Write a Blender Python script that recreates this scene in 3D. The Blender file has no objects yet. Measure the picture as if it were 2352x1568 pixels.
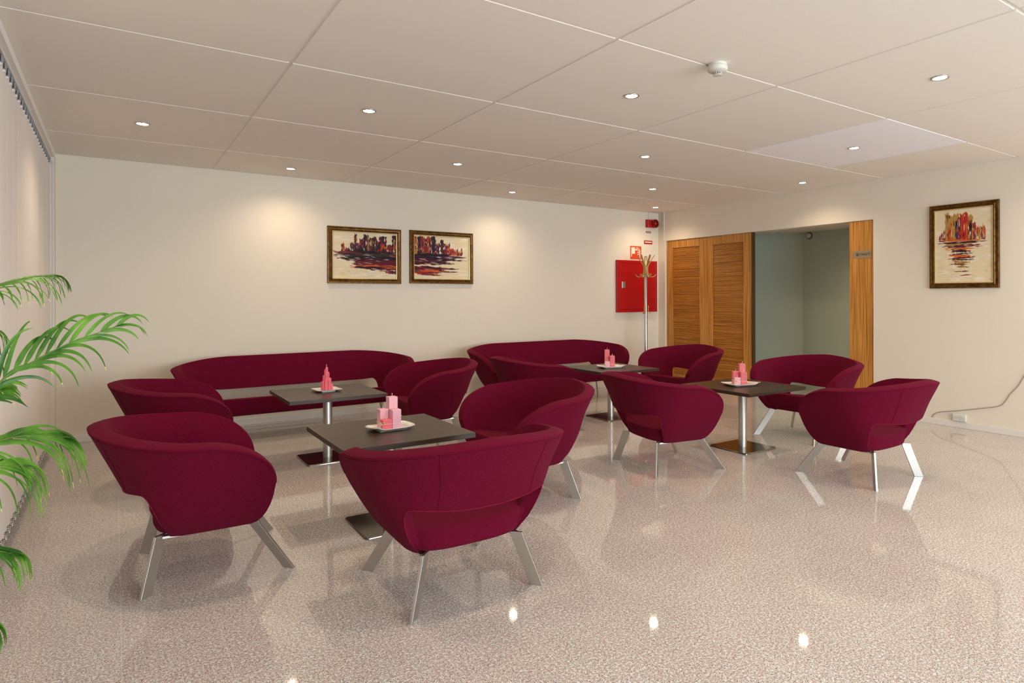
import bpy, math, random
import numpy as np
from mathutils import Vector, Matrix
PI = math.pi
rnd = random.Random(7)
SC = bpy.context.scene
COL = SC.collection

# ---------------------------------------------------------------- camera, world, daylight, exposure
F, YAW, CY, ROLL, CX = 1473.8, 0.60749, 682.66, -0.00238, 1288.0
HC = 1.2324            # camera height
ZC = 2.452             # ceiling
YB, XR, XL = 6.871, 6.511, -0.407
YF = -4.6
cam_d = bpy.data.cameras.new('camera')
cam_d.sensor_width = 36.0
cam_d.lens = F / 2352 * 36
cam_d.shift_x = -(CX - 1176) / 2352
cam_d.shift_y = -(784 - CY) / 2352
cam_d.clip_start = 0.05
cam = bpy.data.objects.new('camera', cam_d)
COL.objects.link(cam)
cam.matrix_world = Matrix.Translation((0, 0, HC)) @ Matrix.Rotation(-YAW, 4, 'Z') @ Matrix.Rotation(PI/2, 4, 'X') @ Matrix.Rotation(ROLL, 4, 'Z')
SC.camera = cam

world = bpy.data.worlds.new('world'); SC.world = world; world.use_nodes = True
world.node_tree.nodes['Background'].inputs[0].default_value = (0.95, 0.95, 0.95, 1)
world.node_tree.nodes['Background'].inputs[1].default_value = 0.25

def area(name, loc, rot, sx, sy, energy, color):
    d = bpy.data.lights.new(name, 'AREA'); d.shape = 'RECTANGLE'; d.size = sx; d.size_y = sy
    d.energy = energy; d.color = color
    o = bpy.data.objects.new(name, d); o.location = loc; o.rotation_euler = rot; COL.objects.link(o)
    return o
# daylight entering through the window band of the wall behind the camera
area('window_daylight', (3.0, YF - 0.06, 1.35), (PI/2, 0, 0), 6.2, 1.9, 560, (0.80, 0.91, 1.0))
SPOT_W = 42.0
SPOT_C = (1.0, 0.79, 0.54)
vs = SC.view_settings
vs.view_transform = 'Standard'; vs.look = 'None'; vs.gamma = 1.0; vs.use_curve_mapping = False
vs.exposure = -0.24

# ---------------------------------------------------------------- helpers
def link(o): COL.objects.link(o); return o

class MB:
    def __init__(s): s.v = []; s.f = []; s.m = []
    def add(s, vs_, fs, mi=0):
        n = len(s.v); s.v += [tuple(p) for p in vs_]
        for f in fs: s.f.append([n + i for i in f]); s.m.append(mi)
    def box(s, x0, y0, z0, x1, y1, z1, mi=0):
        s.add([(x0,y0,z0),(x1,y0,z0),(x1,y1,z0),(x0,y1,z0),(x0,y0,z1),(x1,y0,z1),(x1,y1,z1),(x0,y1,z1)],
              [(0,3,2,1),(4,5,6,7),(0,1,5,4),(1,2,6,5),(2,3,7,6),(3,0,4,7)], mi)
    def rings(s, rings, cap0=True, cap1=True, closed=True, mi=0):
        n = len(rings[0]); vs_ = [p for r in rings for p in r]; fs = []
        for k in range(len(rings) - 1):
            for i in range(n if closed else n - 1):
                j = (i + 1) % n
                fs.append((k*n+i, k*n+j, (k+1)*n+j, (k+1)*n+i))
        if cap0: fs.append(tuple(reversed(range(n))))
        if cap1: fs.append(tuple((len(rings)-1)*n + i for i in range(n)))
        s.add(vs_, fs, mi)
    def tube(s, pts, r, n=8, mi=0, cap=True, closed=False):
        pts = [Vector(p) for p in pts]; rr = r if isinstance(r, (list, tuple)) else [r]*len(pts)
        up = None; rings = []
        for i, p in enumerate(pts):
            if closed: t = (pts[(i+1) % len(pts)] - pts[i-1]).normalized()
            else: t = (pts[min(i+1, len(pts)-1)] - pts[max(i-1, 0)]).normalized()
            if up is None:
                up = Vector((0,0,1)) if abs(t.z) < .9 else Vector((1,0,0))
            a = (up - t*up.dot(t)).normalized(); up = a; b = t.cross(a)
            rings.append([p + (a*math.cos(2*PI*k/n) + b*math.sin(2*PI*k/n))*rr[i] for k in range(n)])
        if closed: rings.append(rings[0]); cap = False
        s.rings(rings, cap, cap, True, mi)
    def lathe(s, prof, c=(0,0,0), n=32, axis='z', mi=0):
        rings = []
        for r, h in prof:
            ring = []
            for k in range(n):
                a = 2*PI*k/n; x, y = r*math.cos(a), r*math.sin(a)
                p = {'z': (x, y, h), 'x': (h, x, y), 'y': (y, h, x)}[axis]
                ring.append((c[0]+p[0], c[1]+p[1], c[2]+p[2]))
            rings.append(ring)
        s.rings(rings, True, True, True, mi)
    def build(s, name, mat, parent=None, smooth=False, bevel=0, seg=2, angle=40):
        me = bpy.data.meshes.new(name); me.from_pydata(s.v, [], s.f)
        mats = mat if isinstance(mat, (list, tuple)) else [mat]
        for m in mats: me.materials.append(m)
        if len(mats) > 1:
            for p, mi in zip(me.polygons, s.m): p.material_index = mi
        me.validate(); me.update()
        if smooth:
            for p in me.polygons: p.use_smooth = True
            if smooth == 'auto':
                try: me.set_sharp_from_angle(angle=math.radians(angle))
                except Exception: pass
        o = bpy.data.objects.new(name, me); link(o)
        if parent: o.parent = parent
        if bevel:
            b = o.modifiers.new('bevel', 'BEVEL'); b.width = bevel; b.segments = seg; b.limit_method = 'ANGLE'; b.angle_limit = math.radians(35)
            b.harden_normals = False
        return o

def tag(o, label, cat, group=None):
    o['label'] = label; o['category'] = cat
    if group: o['group'] = group
    return o
def thing(name, label, cat, loc=(0,0,0), rz=0, group=None):
    o = bpy.data.objects.new(name, None); link(o); o.location = loc; o.rotation_euler = (0,0,rz); o.empty_display_size = .1
    return tag(o, label, cat, group)
def struct(o): o['kind'] = 'structure'; return o
def copy_tree(o, parent=None):
    c = o.copy(); link(c); c.parent = parent
    for ch in list(o.children): copy_tree(ch, c)
    return c

# ---------------------------------------------------------------- materials
def new_mat(name):
    m = bpy.data.materials.new(name); m.use_nodes = True
    nt = m.node_tree; b = nt.nodes['Principled BSDF']; return m, nt, b
def s2l(c):
    return tuple(((x/255)/12.92 if x/255 <= .04045 else ((x/255+.055)/1.055)**2.4) for x in c) + (1,)
def mat(name, rgb, rough=.5, metal=0, noise=0, nscale=40, bump=0, bscale=200, spec=.5, coat=0, sheen=0, sheen_c=None, aniso=0, trans=0):
    m, nt, b = new_mat(name); N = nt.nodes; L = nt.links
    col = rgb if len(rgb) == 4 else s2l(rgb)
    b.inputs['Base Color'].default_value = col
    b.inputs['Roughness'].default_value = rough; b.inputs['Metallic'].default_value = metal
    b.inputs['Specular IOR Level'].default_value = spec
    b.inputs['Coat Weight'].default_value = coat
    if sheen:
        b.inputs['Sheen Weight'].default_value = sheen; b.inputs['Sheen Roughness'].default_value = .45
        b.inputs['Sheen Tint'].default_value = sheen_c or (1,1,1,1)
    tc = N.new('ShaderNodeTexCoord')
    if noise:
        n = N.new('ShaderNodeTexNoise'); n.inputs['Scale'].default_value = nscale; n.inputs['Detail'].default_value = 4
        L.new(tc.outputs['Object'], n.inputs['Vector'])
        r = N.new('ShaderNodeMix'); r.data_type = 'RGBA'
        r.inputs['A'].default_value = tuple(c*(1-noise) for c in col[:3]) + (1,)
        r.inputs['B'].default_value = tuple(min(1, c*(1+noise)) for c in col[:3]) + (1,)
        L.new(n.outputs['Fac'], r.inputs['Factor']); L.new(r.outputs['Result'], b.inputs['Base Color'])
    if bump:
        n2 = N.new('ShaderNodeTexNoise'); n2.inputs['Scale'].default_value = bscale; n2.inputs['Detail'].default_value = 3
        L.new(tc.outputs['Object'], n2.inputs['Vector'])
        bp = N.new('ShaderNodeBump'); bp.inputs['Strength'].default_value = bump; bp.inputs['Distance'].default_value = .004
        L.new(n2.outputs['Fac'], bp.inputs['Height']); L.new(bp.outputs['Normal'], b.inputs['Normal'])
    return m
def emit(name, rgb, s):
    m = bpy.data.materials.new(name); m.use_nodes = True; nt = m.node_tree
    nt.nodes.remove(nt.nodes['Principled BSDF'])
    e = nt.nodes.new('ShaderNodeEmission'); e.inputs[0].default_value = rgb; e.inputs[1].default_value = s
    nt.links.new(e.outputs[0], nt.nodes['Material Output'].inputs[0]); return m

M_wall = mat('wall_paint', (228, 217, 200), .85, noise=.02, nscale=3, bump=.25, bscale=260, spec=.2)
M_ceil = mat('ceiling_panel', (243, 236, 226), .9, noise=.015, nscale=120, bump=.1, bscale=500, spec=.15)
M_ceil2 = mat("ceiling_panel_new", (252, 250, 255), .9, noise=.01, nscale=120, spec=.15)
M_bar = mat('ceiling_bar', (240, 234, 225), .5, spec=.3)
M_base = mat('skirting_paint', (226, 218, 210), .5)
M_white = mat('white_plastic', (214, 210, 200), .45)
M_teal = mat('teal_wall', (188, 202, 188), .85, noise=.02, nscale=5, bump=.2, bscale=260, spec=.2)
M_steel = mat('brushed_steel', (196, 193, 187), .36, metal=1, noise=.06, nscale=90)
M_chrome = mat('satin_chrome', (205, 204, 202), .25, metal=1)
M_bplate = mat('dark_polished_steel', (128, 120, 108), .13, metal=1)
M_red = mat('red_enamel', (176, 6, 14), .35, noise=.05, nscale=6)
M_dred = mat('dark_red_plastic', (120, 6, 12), .3)
M_lens = mat('red_lens', (190, 20, 30), .1, coat=.6)
M_plate = mat('white_porcelain', (238, 232, 224), .15, coat=.4)
M_brass = mat('oak_brass_hook', (196, 160, 96), .35, metal=.55)
M_black = mat('black', (18, 17, 17), .4)
M_grey = mat('grey_plastic', (120, 128, 132), .5)
M_cord = mat('grey_cable', (150, 138, 125), .6)
M_wick = mat('cotton_wick', (238, 228, 212), .9)
M_twine = mat('raffia_twine', (232, 214, 186), .8)
M_stem = mat('palm_stem', (96, 122, 50), .5)
M_pot = mat('pot_glaze', (70, 64, 60), .35)
M_soil = mat('potting_soil', (52, 38, 28), .95, noise=.4, nscale=90)
M_slat = mat('blind_fabric', (236, 226, 218), .8, noise=.015, nscale=60, spec=.2)
M_bead = mat('white_beads', (228, 228, 230), .3)
M_sill = mat('window_frame_paint', (226, 222, 216), .5)

# burgundy wool
def make_fabric(name, rgb, lo=.72, hi=1.30):
    m, nt, b = new_mat(name); N = nt.nodes; L = nt.links
    tc = N.new('ShaderNodeTexCoord')
    n = N.new('ShaderNodeTexNoise'); n.inputs['Scale'].default_value = 420; n.inputs['Detail'].default_value = 5; n.inputs['Roughness'].default_value = .75
    L.new(tc.outputs['Object'], n.inputs['Vector'])
    cr = N.new('ShaderNodeValToRGB'); c = s2l(rgb)
    cr.color_ramp.elements[0].position = .34; cr.color_ramp.elements[0].color = tuple(x*lo for x in c[:3]) + (1,)
    cr.color_ramp.elements[1].position = .68; cr.color_ramp.elements[1].color = tuple(x*hi for x in c[:3]) + (1,)
    L.new(n.outputs['Fac'], cr.inputs[0]); L.new(cr.outputs[0], b.inputs['Base Color'])
    b.inputs['Roughness'].default_value = .95; b.inputs['Specular IOR Level'].default_value = .06
    b.inputs['Sheen Weight'].default_value = .06; b.inputs['Sheen Roughness'].default_value = .5
    b.inputs['Sheen Tint'].default_value = (.9, .25, .35, 1)
    n2 = N.new('ShaderNodeTexNoise'); n2.inputs['Scale'].default_value = 700; n2.inputs['Detail'].default_value = 3
    L.new(tc.outputs['Object'], n2.inputs['Vector'])
    bp = N.new('ShaderNodeBump'); bp.inputs['Strength'].default_value = .35; bp.inputs['Distance'].default_value = .002
    L.new(n2.outputs['Fac'], bp.inputs['Height']); L.new(bp.outputs['Normal'], b.inputs['Normal'])
    return m
M_fab = make_fabric('burgundy_wool', (92, 10, 36), .5, 1.7)
M_pipe = make_fabric('burgundy_piping', (128, 24, 50))
M_seam = make_fabric('burgundy_seam', (84, 8, 30))

# granite floor
def make_granite():
    m, nt, b = new_mat('polished_granite'); N = nt.nodes; L = nt.links
    tc = N.new('ShaderNodeTexCoord')
    def noise(sc, det=2, r=.5, off=0):
        mp = N.new('ShaderNodeMapping'); mp.inputs['Location'].default_value = (off, off*1.7, off*.3)
        L.new(tc.outputs['Object'], mp.inputs['Vector'])
        n = N.new('ShaderNodeTexNoise'); n.inputs['Scale'].default_value = sc; n.inputs['Detail'].default_value = det; n.inputs['Roughness'].default_value = r
        L.new(mp.outputs[0], n.inputs['Vector']); return n.outputs['Fac']
    def ramp(src, stops, interp='LINEAR'):
        r = N.new('ShaderNodeValToRGB'); r.color_ramp.interpolation = interp
        el = r.color_ramp.elements
        while len(el) < len(stops): el.new(.5)
        for e, (p, c) in zip(el, stops): e.position = p; e.color = c
        L.new(src, r.inputs[0]); return r.outputs[0]
    def mix(a, b_, f):
        x = N.new('ShaderNodeMix'); x.data_type = 'RGBA'
        for k, v in (('A', a), ('B', b_), ('Factor', f)):
            if isinstance(v, (int, float, tuple)): x.inputs[k].default_value = v
            else: L.new(v, x.inputs[k])
        return x.outputs['Result']
    pink, cream, grey, dark = s2l((196, 164, 152)), s2l((231, 232, 231)), s2l((174, 176, 178)), s2l((88, 84, 82))
    base = ramp(noise(95, 3, .6), [(.40, cream), (.50, s2l((206, 196, 190))), (.60, pink)])
    gm = ramp(noise(150, 2, .6, 5), [(.52, (0,0,0,1)), (.60, (1,1,1,1))])
    c1 = mix(base, grey, gm)
    dm = ramp(noise(210, 2, .6, 11), [(.565, (0,0,0,1)), (.62, (1,1,1,1))])
    c2 = mix(c1, dark, dm)
    wm = ramp(noise(230, 2, .5, 19), [(.62, (0,0,0,1)), (.67, (1,1,1,1))])
    c3 = mix(c2, s2l((240, 238, 232)), wm)
    big = ramp(noise(3.0, 2, .5, 3), [(.3, (.93,.92,.91,1)), (.7, (1.0,1.0,1.0,1))])
    mu = N.new('ShaderNodeMix'); mu.data_type = 'RGBA'; mu.blend_type = 'MULTIPLY'; mu.inputs['Factor'].default_value = 1
    L.new(c3, mu.inputs['A']); L.new(big, mu.inputs['B'])
    # joints of the slabs
    sp = N.new('ShaderNodeSeparateXYZ'); L.new(tc.outputs['Object'], sp.inputs[0])
    def mth(op, a, b_=None):
        q = N.new('ShaderNodeMath'); q.operation = op
        for i, v in enumerate((a, b_)):
            if v is None: continue
            if isinstance(v, (int, float)): q.inputs[i].default_value = v
            else: L.new(v, q.inputs[i])
        return q.outputs[0]
    def joint(axis, per, off, w):
        t = mth('FRACT', mth('DIVIDE', mth('SUBTRACT', sp.outputs[axis], off), per))
        d = mth('MULTIPLY', mth('MINIMUM', t, mth('SUBTRACT', 1.0, t)), per)
        return mth('LESS_THAN', d, w)
    j = mth('MAXIMUM', joint(0, .3045, 1.235 + .3045*40 - .3045*60, .0010), joint(1, .6070, 1.272 - .607*20, .0010))
    jm = mth('MULTIPLY', j, mth('ADD', .25, mth('MULTIPLY', noise(1.5, 1, .5, 30), .9)))
    fin = mix(mu.outputs['Result'], s2l((220, 212, 202)), jm)
    L.new(fin, b.inputs['Base Color'])
    b.inputs['Roughness'].default_value = .045; b.inputs['Specular IOR Level'].default_value = .5
    b.inputs['IOR'].default_value = 1.5
    return m
M_floor = make_granite()

def make_wood(name, c_dark, c_light, axis, sc_long, sc_cross, rough=.4, coat=.15, lines=False):
    m, nt, b = new_mat(name); N = nt.nodes; L = nt.links
    tc = N.new('ShaderNodeTexCoord'); mp = N.new('ShaderNodeMapping')
    s = [sc_cross]*3; s[axis] = sc_long; mp.inputs['Scale'].default_value = s
    L.new(tc.outputs['Object'], mp.inputs['Vector'])
    n = N.new('ShaderNodeTexNoise'); n.inputs['Scale'].default_value = 1; n.inputs['Detail'].default_value = 6; n.inputs['Roughness'].default_value = .62
    L.new(mp.outputs[0], n.inputs['Vector'])
    cr = N.new('ShaderNodeValToRGB'); e = cr.color_ramp.elements
    e[0].position = .36; e[0].color = s2l(c_dark); e[1].position = .62; e[1].color = s2l(c_light)
    L.new(n.outputs['Fac'], cr.inputs[0]); L.new(cr.outputs[0], b.inputs['Base Color'])
    b.inputs['Roughness'].default_value = rough; b.inputs['Coat Weight'].default_value = 0; b.inputs['Specular IOR Level'].default_value = .3
    bp = N.new('ShaderNodeBump'); bp.inputs['Strength'].default_value = .2 if not lines else .8; bp.inputs['Distance'].default_value = .002
    L.new(n.outputs['Fac'], bp.inputs['Height']); L.new(bp.outputs['Normal'], b.inputs['Normal'])
    return m
M_oakv = make_wood('oak_vertical', (150, 92, 30), (214, 152, 74), 2, 1.6, 90)
M_oakh = make_wood('oak_reeded', (128, 74, 20), (196, 130, 50), 1, 1.3, 150, lines=True)
M_table = make_wood('wenge_laminate', (48, 36, 26), (70, 54, 40), 0, 3, 120, rough=.33, coat=0)
M_table.node_tree.nodes['Principled BSDF'].inputs['Specular IOR Level'].default_value = .28
M_gold = make_wood('gilt_frame', (66, 40, 8), (112, 76, 22), 0, 30, 30, rough=.32)
M_gold.node_tree.nodes['Principled BSDF'].inputs['Metallic'].default_value = .55
M_gold2 = mat('pale_gilt_lip', (222, 196, 142), .3, metal=.5)
def candle_mat(name, rgb):
    m = mat(name, rgb, .6, noise=.16, nscale=160, bump=.3, bscale=220)
    b = m.node_tree.nodes['Principled BSDF']
    b.inputs['Subsurface Weight'].default_value = .15; b.inputs['Subsurface Radius'].default_value = (.01,.004,.004)
    return m
M_cp = candle_mat('pale_pink_wax', (236, 176, 188)); M_cc = candle_mat('coral_wax', (236, 112, 126)); M_cr = candle_mat('rose_wax', (226, 116, 124))
# foliage
def make_leaf():
    m, nt, b = new_mat('palm_leaf'); N = nt.nodes; L = nt.links
    tc = N.new('ShaderNodeTexCoord'); n = N.new('ShaderNodeTexNoise'); n.inputs['Scale'].default_value = 9; n.inputs['Detail'].default_value = 3
    L.new(tc.outputs['Object'], n.inputs['Vector'])
    cr = N.new('ShaderNodeValToRGB'); e = cr.color_ramp.elements
    e[0].position = .35; e[0].color = s2l((44, 96, 26)); e[1].position = .7; e[1].color = s2l((122, 182, 58))
    L.new(n.outputs['Fac'], cr.inputs[0]); L.new(cr.outputs[0], b.inputs['Base Color'])
    b.inputs['Roughness'].default_value = .38
    tr = N.new('ShaderNodeBsdfTranslucent'); L.new(cr.outputs[0], tr.inputs[0])
    mx = N.new('ShaderNodeMixShader'); mx.inputs[0].default_value = .3
    L.new(b.outputs[0], mx.inputs[1]); L.new(tr.outputs[0], mx.inputs[2]); L.new(mx.outputs[0], N['Material Output'].inputs[0])
    return m
M_leaf = make_leaf()
M_tip = mat('dry_leaf_tip', (200, 190, 96), .7)

# ---------------------------------------------------------------- room shell
b = MB(); b.box(-.75, YF-.1, -.1, 8.6, 8.2, 0); struct(b.build('floor', M_floor))

b = MB()
PX0, PY0 = -.446, 2.329          # a node of the panel lattice
b.box(XL-.35, YF-.1, ZC+.005, XR+.1, YB+.1, ZC+.10, 2)
for i in range(-1, 7):
    for j in range(-7, 5):
        x0, x1 = PX0+1.2*i+.010, PX0+1.2*(i+1)-.010
        y0, y1 = PY0+1.2*j+.010, PY0+1.2*(j+1)-.010
        x0, x1 = max(x0, XL), min(x1, XR-.006); y0, y1 = max(y0, YF), min(y1, YB-.006)
        if x1-x0 < .02 or y1-y0 < .02: continue
        b.box(x0, y0, ZC, x1, y1, ZC+.006, 1 if (i, j) == (4, 0) else 0)
struct(b.build('ceiling', [M_ceil, M_ceil2, M_bar]))

b = MB(); b.box(XL-.35, YB, 0, XR+.12, YB+.12, ZC+.1); struct(b.build('wall_back', M_wall))
b = MB()
OP0, OP1, OPZ = 3.642, 6.722, 2.040
b.box(XR, YF-.1, 0, XR+.12, OP0, ZC+.1); b.box(XR, OP0, OPZ, XR+.12, OP1, ZC+.1); b.box(XR, OP1, 0, XR+.12, YB+.1, ZC+.1)
struct(b.build('wall_right', M_wall))
# left wall: sill, bulkhead, piers around the windows behind the blinds
b = MB()
b.box(XL-.33, YF-.1, 0, XL-.21, YB+.1, .16); b.box(XL-.33, YF-.1, 2.36, XL-.21, YB+.1, ZC+.1)
for y0, y1 in ((YF-.1, YF+.3), (-1.9, -1.7), (.9, 1.1), (3.7, 3.9), (6.6, YB+.1)): b.box(XL-.33, y0, .16, XL-.21, y1, 2.36)
struct(b.build('wall_left', M_wall))
M_glass = mat('window_glass', (200, 214, 220), .03)
M_glass.node_tree.nodes['Principled BSDF'].inputs['Transmission Weight'].default_value = 1.0
for n_, (y0, y1) in enumerate(((YF+.3, -1.9), (-1.7, .9), (1.1, 3.7), (3.9, 6.6))):
    w = MB()
    for a0, a1, z0, z1 in ((y0, y0+.06, .16, 2.36), (y1-.06, y1, .16, 2.36), (y0, y1, .16, .22), (y0, y1, 2.30, 2.36)):
        w.box(XL-.30, a0, z0, XL-.24, a1, z1)
    wo = struct(w.build('window_%d' % (n_+1), M_sill))
    g = MB(); g.box(XL-.275, y0+.06, .22, XL-.265, y1-.06, 2.30); g.build('window_pane', M_glass, wo)
# wall behind the camera with its long window opening
b = MB()
b.box(XL-.35, YF-.12, 0, XR+.1, YF, .35); b.box(XL-.35, YF-.12, 2.32, XR+.1, YF, ZC+.1)
b.box(XL-.35, YF-.12, .35, -.15, YF, 2.32); b.box(6.15, YF-.12, .35, XR+.1, YF, 2.32)
struct(b.build('wall_front', M_wall))
# skirting
b = MB(); b.box(XL-.2, YB-.014, 0, XR, YB, .062); struct(b.build('baseboard_back', M_base, bevel=.003))
b = MB(); b.box(XR-.014, YF, 0, XR, OP0-.003, .060); struct(b.build('baseboard_right', M_base, bevel=.003))
b = MB(); b.box(XL-.21, YF, 2.405, XL, YB, ZC+.1); struct(b.build('trim_5', mat('pale_bulkhead', (244, 240, 234), .6)))
# pale end post beside the blinds
b = MB(); b.box(XL-.09, YB-.108, 0, XL-.002, YB-.001, 2.404); struct(b.build('trim_1', M_wall))

# ---- corridor behind the opening
b = MB()
CXw = 7.57
def wall_seg(mb, p, q, z0, z1, t=.08):
    p, q = Vector(p), Vector(q); d = (q-p).normalized(); n = Vector((d.y, -d.x))
    if n.x < 0: n = -n
    a = [(p.x,p.y),(q.x,q.y),(q.x+n.x*t,q.y+n.y*t),(p.x+n.x*t,p.y+n.y*t)]
    mb.rings([[(x,y,z0) for x,y in a],[(x,y,z1) for x,y in a]])
wall_seg(b, (CXw, 2.6), (CXw, 5.21), 0, 2.30)
wall_seg(b, (CXw, 5.21), (6.70, 6.84), 0, 2.30)
b.box(XR+.12, 2.5, 0, CXw+.08, 2.6, 2.3)
struct(b.build('wall_corridor', M_teal))
b = MB(); 
CZ = 2.092
b.box(XR+.12, 2.5, CZ, CXw+.1, 6.9, CZ+.03)
struct(b.build('ceiling_corridor', M_ceil))

# ---- oak sliding doors and jamb
d1 = MB()
DX = XR+.020
ya, yb_ = 5.219, 6.716
pan = [(5.348, 5.859), (6.091, 6.598)]
zb, zt_ = .147, 1.930
for y0, y1 in ((ya, pan[0][0]), (pan[0][1], pan[1][0]), (pan[1][1], yb_)): d1.box(DX, y0, .005, DX+.04, y1, OPZ-.003)
for y0, y1 in pan: d1.box(DX, y0, .005, DX+.04, y1, zb); d1.box(DX, y0, zt_, DX+.04, y1, OPZ-.003)
door = struct(d1.build('door_1', M_oakv))
for y0, y1 in pan:
    p = MB(); nst = 88; h = (zt_-zb)/nst       # fine horizontal reeds
    prof = []
    for k in range(nst):
        z0 = zb+k*h; prof += [(DX+.016, z0), (DX+.011+.002*rnd.random(), z0+h*.3), (DX+.011+.002*rnd.random(), z0+h*.7)]
    prof += [(DX+.016, zt_), (DX+.035, zt_), (DX+.035, zb)]
    p.rings([[(x, y0, z) for x, z in prof], [(x, y1, z) for x, z in prof]])
    p.build('door_panel', M_oakh, door)
e = MB(); e.box(DX-.004, 5.199, .005, DX+.046, 5.219, OPZ-.003); e.build('edge_strip', mat('dark_oak_edge', (70, 46, 20), .4), door)
b = MB(); b.box(XR+.012, OP0+.002, 0, XR+.11, 3.913, OPZ-.002); struct(b.build('trim_2', M_oakv))
# white conduits near the corner
b = MB(); b.box(XR-.012, 6.735, OPZ+.01, XR, 6.765, ZC); struct(b.build('trim_3', M_base, bevel=.002))
b = MB(); b.box(XR-.006, OP1+.001, 0, XR+.03, OP1+.022, OPZ); struct(b.build('trim_4', M_base))

# ---------------------------------------------------------------- recessed ceiling lights
M_lamp = emit('lamp_glow', (1.0, .90, .72, 1), 45)
def make_downlight(label, x, y, z=ZC, power=SPOT_W, radius=.035):
    t = thing('ceiling_light', label, 'ceiling light', (x, y, z), 0, 'recessed ceiling lights')
    r = MB(); r.lathe([(.036, -.0005), (.036, -.004), (.040, -.006), (.046, -.005), (.048, -.0005)], n=32); r.build('trim_ring', M_chrome, t, smooth=True)
    g = MB(); g.lathe([(.0355, -.0008), (.034, -.0035), (.02, -.0045), (.0001, -.005)], n=32); g.build('lamp_lens', M_lamp, t, smooth=True)
    l = bpy.data.lights.new('spot', 'SPOT'); l.energy = power; l.color = SPOT_C; l.spot_size = math.radians(146); l.spot_blend = 1.0; l.shadow_soft_size = radius
    lo = link(bpy.data.objects.new('spot', l)); lo.parent = t; lo.location = (0, 0, -.012)
    return t
LX = [.162, 1.364, 2.573, 3.780, 4.980, 6.030]; LY = [-.671, .529, 1.729, 2.945, 4.150, 5.345, 6.415]
names = {
 (1,6): 'lit downlight close to the back wall, above the two framed paintings to their left',
 (3,6): 'lit downlight close to the back wall, right of the second painting',
 (5,6): 'lit downlight in the far corner above the coat stand and red cabinet',
 (0,5): 'leftmost lit downlight, nearest the vertical blinds',
 (2,5): 'lit downlight in front of the painting pair, between the second and third ceiling seams',
 (4,5): 'lit downlight second from the far corner, just in front of the corner one',
 (1,4): 'large-looking lit downlight over the near left table, right of the wide seam',
 (3,4): 'lit downlight straight below the smoke detector side in mid ceiling',
 (5,4): 'lit downlight close to the right wall, above the corridor opening',
 (2,3): 'lit downlight just left of the smoke detector',
 (4,3): 'lit downlight set in the paler lavender ceiling panel',
 (3,2): 'lit downlight nearest the camera at the upper right of the ceiling',
}
extra = {(1,2): 'lit downlight overhead of the photographer beside the blinds', (2,1): 'lit downlight over the open floor in front of the nearest armchair', (4,1): 'lit downlight over the empty floor at the right foreground', (5,2): 'lit downlight near the right wall above the cable', (0,3): 'lit downlight above the palm in the left corner'}
for i, x in enumerate(LX):
    for j, y in enumerate(LY):
        if (i + j) % 2 == 1 and j >= 0:
            if (i, j) in names: make_downlight(names[(i, j)], x, y)
            elif j >= 1 and (i, j) in extra: make_downlight(extra[(i, j)], x, y)
make_downlight('unseen downlight added to light the teal corridor, behind the jamb with the sign', 6.95, 3.95, CZ, 40)  # added lamp, hidden from the camera, brightens the corridor walls

# ---------------------------------------------------------------- armchair / sofa
ZB, ZM = .22, .42
Y0, YFR = -.08, .208
def Wz(z):
    t = max(0, min(1, (z-ZB)/.47)); return .245 + .2625*t**.80
def Bz(z):
    t = max(0, min(1.0, (z-ZB)/.47)); return -.245 - .246*t**.85
def NX_(z): return 2/(3.3 - 1.25*smooth(.22, .55, z))
def smooth(a, b_, x):
    t = max(0, min(1, (x-a)/(b_-a))); return t*t*(3-2*t)
def col_list(ext):
    """columns from right front, round the back, to left front: (kind, sign, value)"""
    c = []
    qs = [math.sin(PI/2*k/14) for k in range(14, -1, -1)]
    for q in qs: c.append(('s', 1, q))
    ths = [90*k/60 for k in range(1, 61)]
    for t in ths: c.append(('c', 1, t))
    if ext:
        for k in range(1, 24): c.append(('b', 0, ext - 2*ext*k/24))
    for t in reversed(ths[:-1] if not ext else ths): c.append(('c', -1, t))
    for q in reversed(qs): c.append(('s', -1, q))
    return c
def outer(col, z, ext, inset=0.0):
    k, s, v = col
    W = Wz(z) - inset; B = Bz(z) + inset
    if k == 's':
        y = Y0 + v*(YFR-Y0); x = W*(1-.02*v*v); return s*(x+ext), y
    if k == 'c':
        t = math.radians(v); e = NX_(z); x = W*max(0, math.cos(t))**e; y = Y0 + (B-Y0)*math.sin(t)**e
        return s*(x+ext), y
    return v, B
def smooth(a, b_, x):
    t = max(0, min(1, (x-a)/(b_-a))); return t*t*(3-2*t)
def zlim(col, ext):
    k, s, v = col
    if k == 's':
        y = Y0 + v*(YFR-Y0)
        zt = ZM + .204*math.sqrt(max(0, 1-((y-Y0)/(YFR-Y0))**2)) - .010*smooth(0, .5, v)*(1-v)
        zl = ZB if y <= .12 else ZM - .20*math.sqrt(max(0, 1-((y-.12)/.085)**2))
        return zl, zt
    th = v if k == 'c' else 90
    zt = .624 + .054*(.5*th/90 + .5*smooth(0, 90, th))
    t0, dt = (54, 20) if ext else (30, 16)
    f = max(0, min(1, (th-t0)/dt)); zl = ZB + (.428-ZB)*(1-(1-f)**3.2) - .018*smooth(45, 90, th)
    return zl, zt
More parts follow.
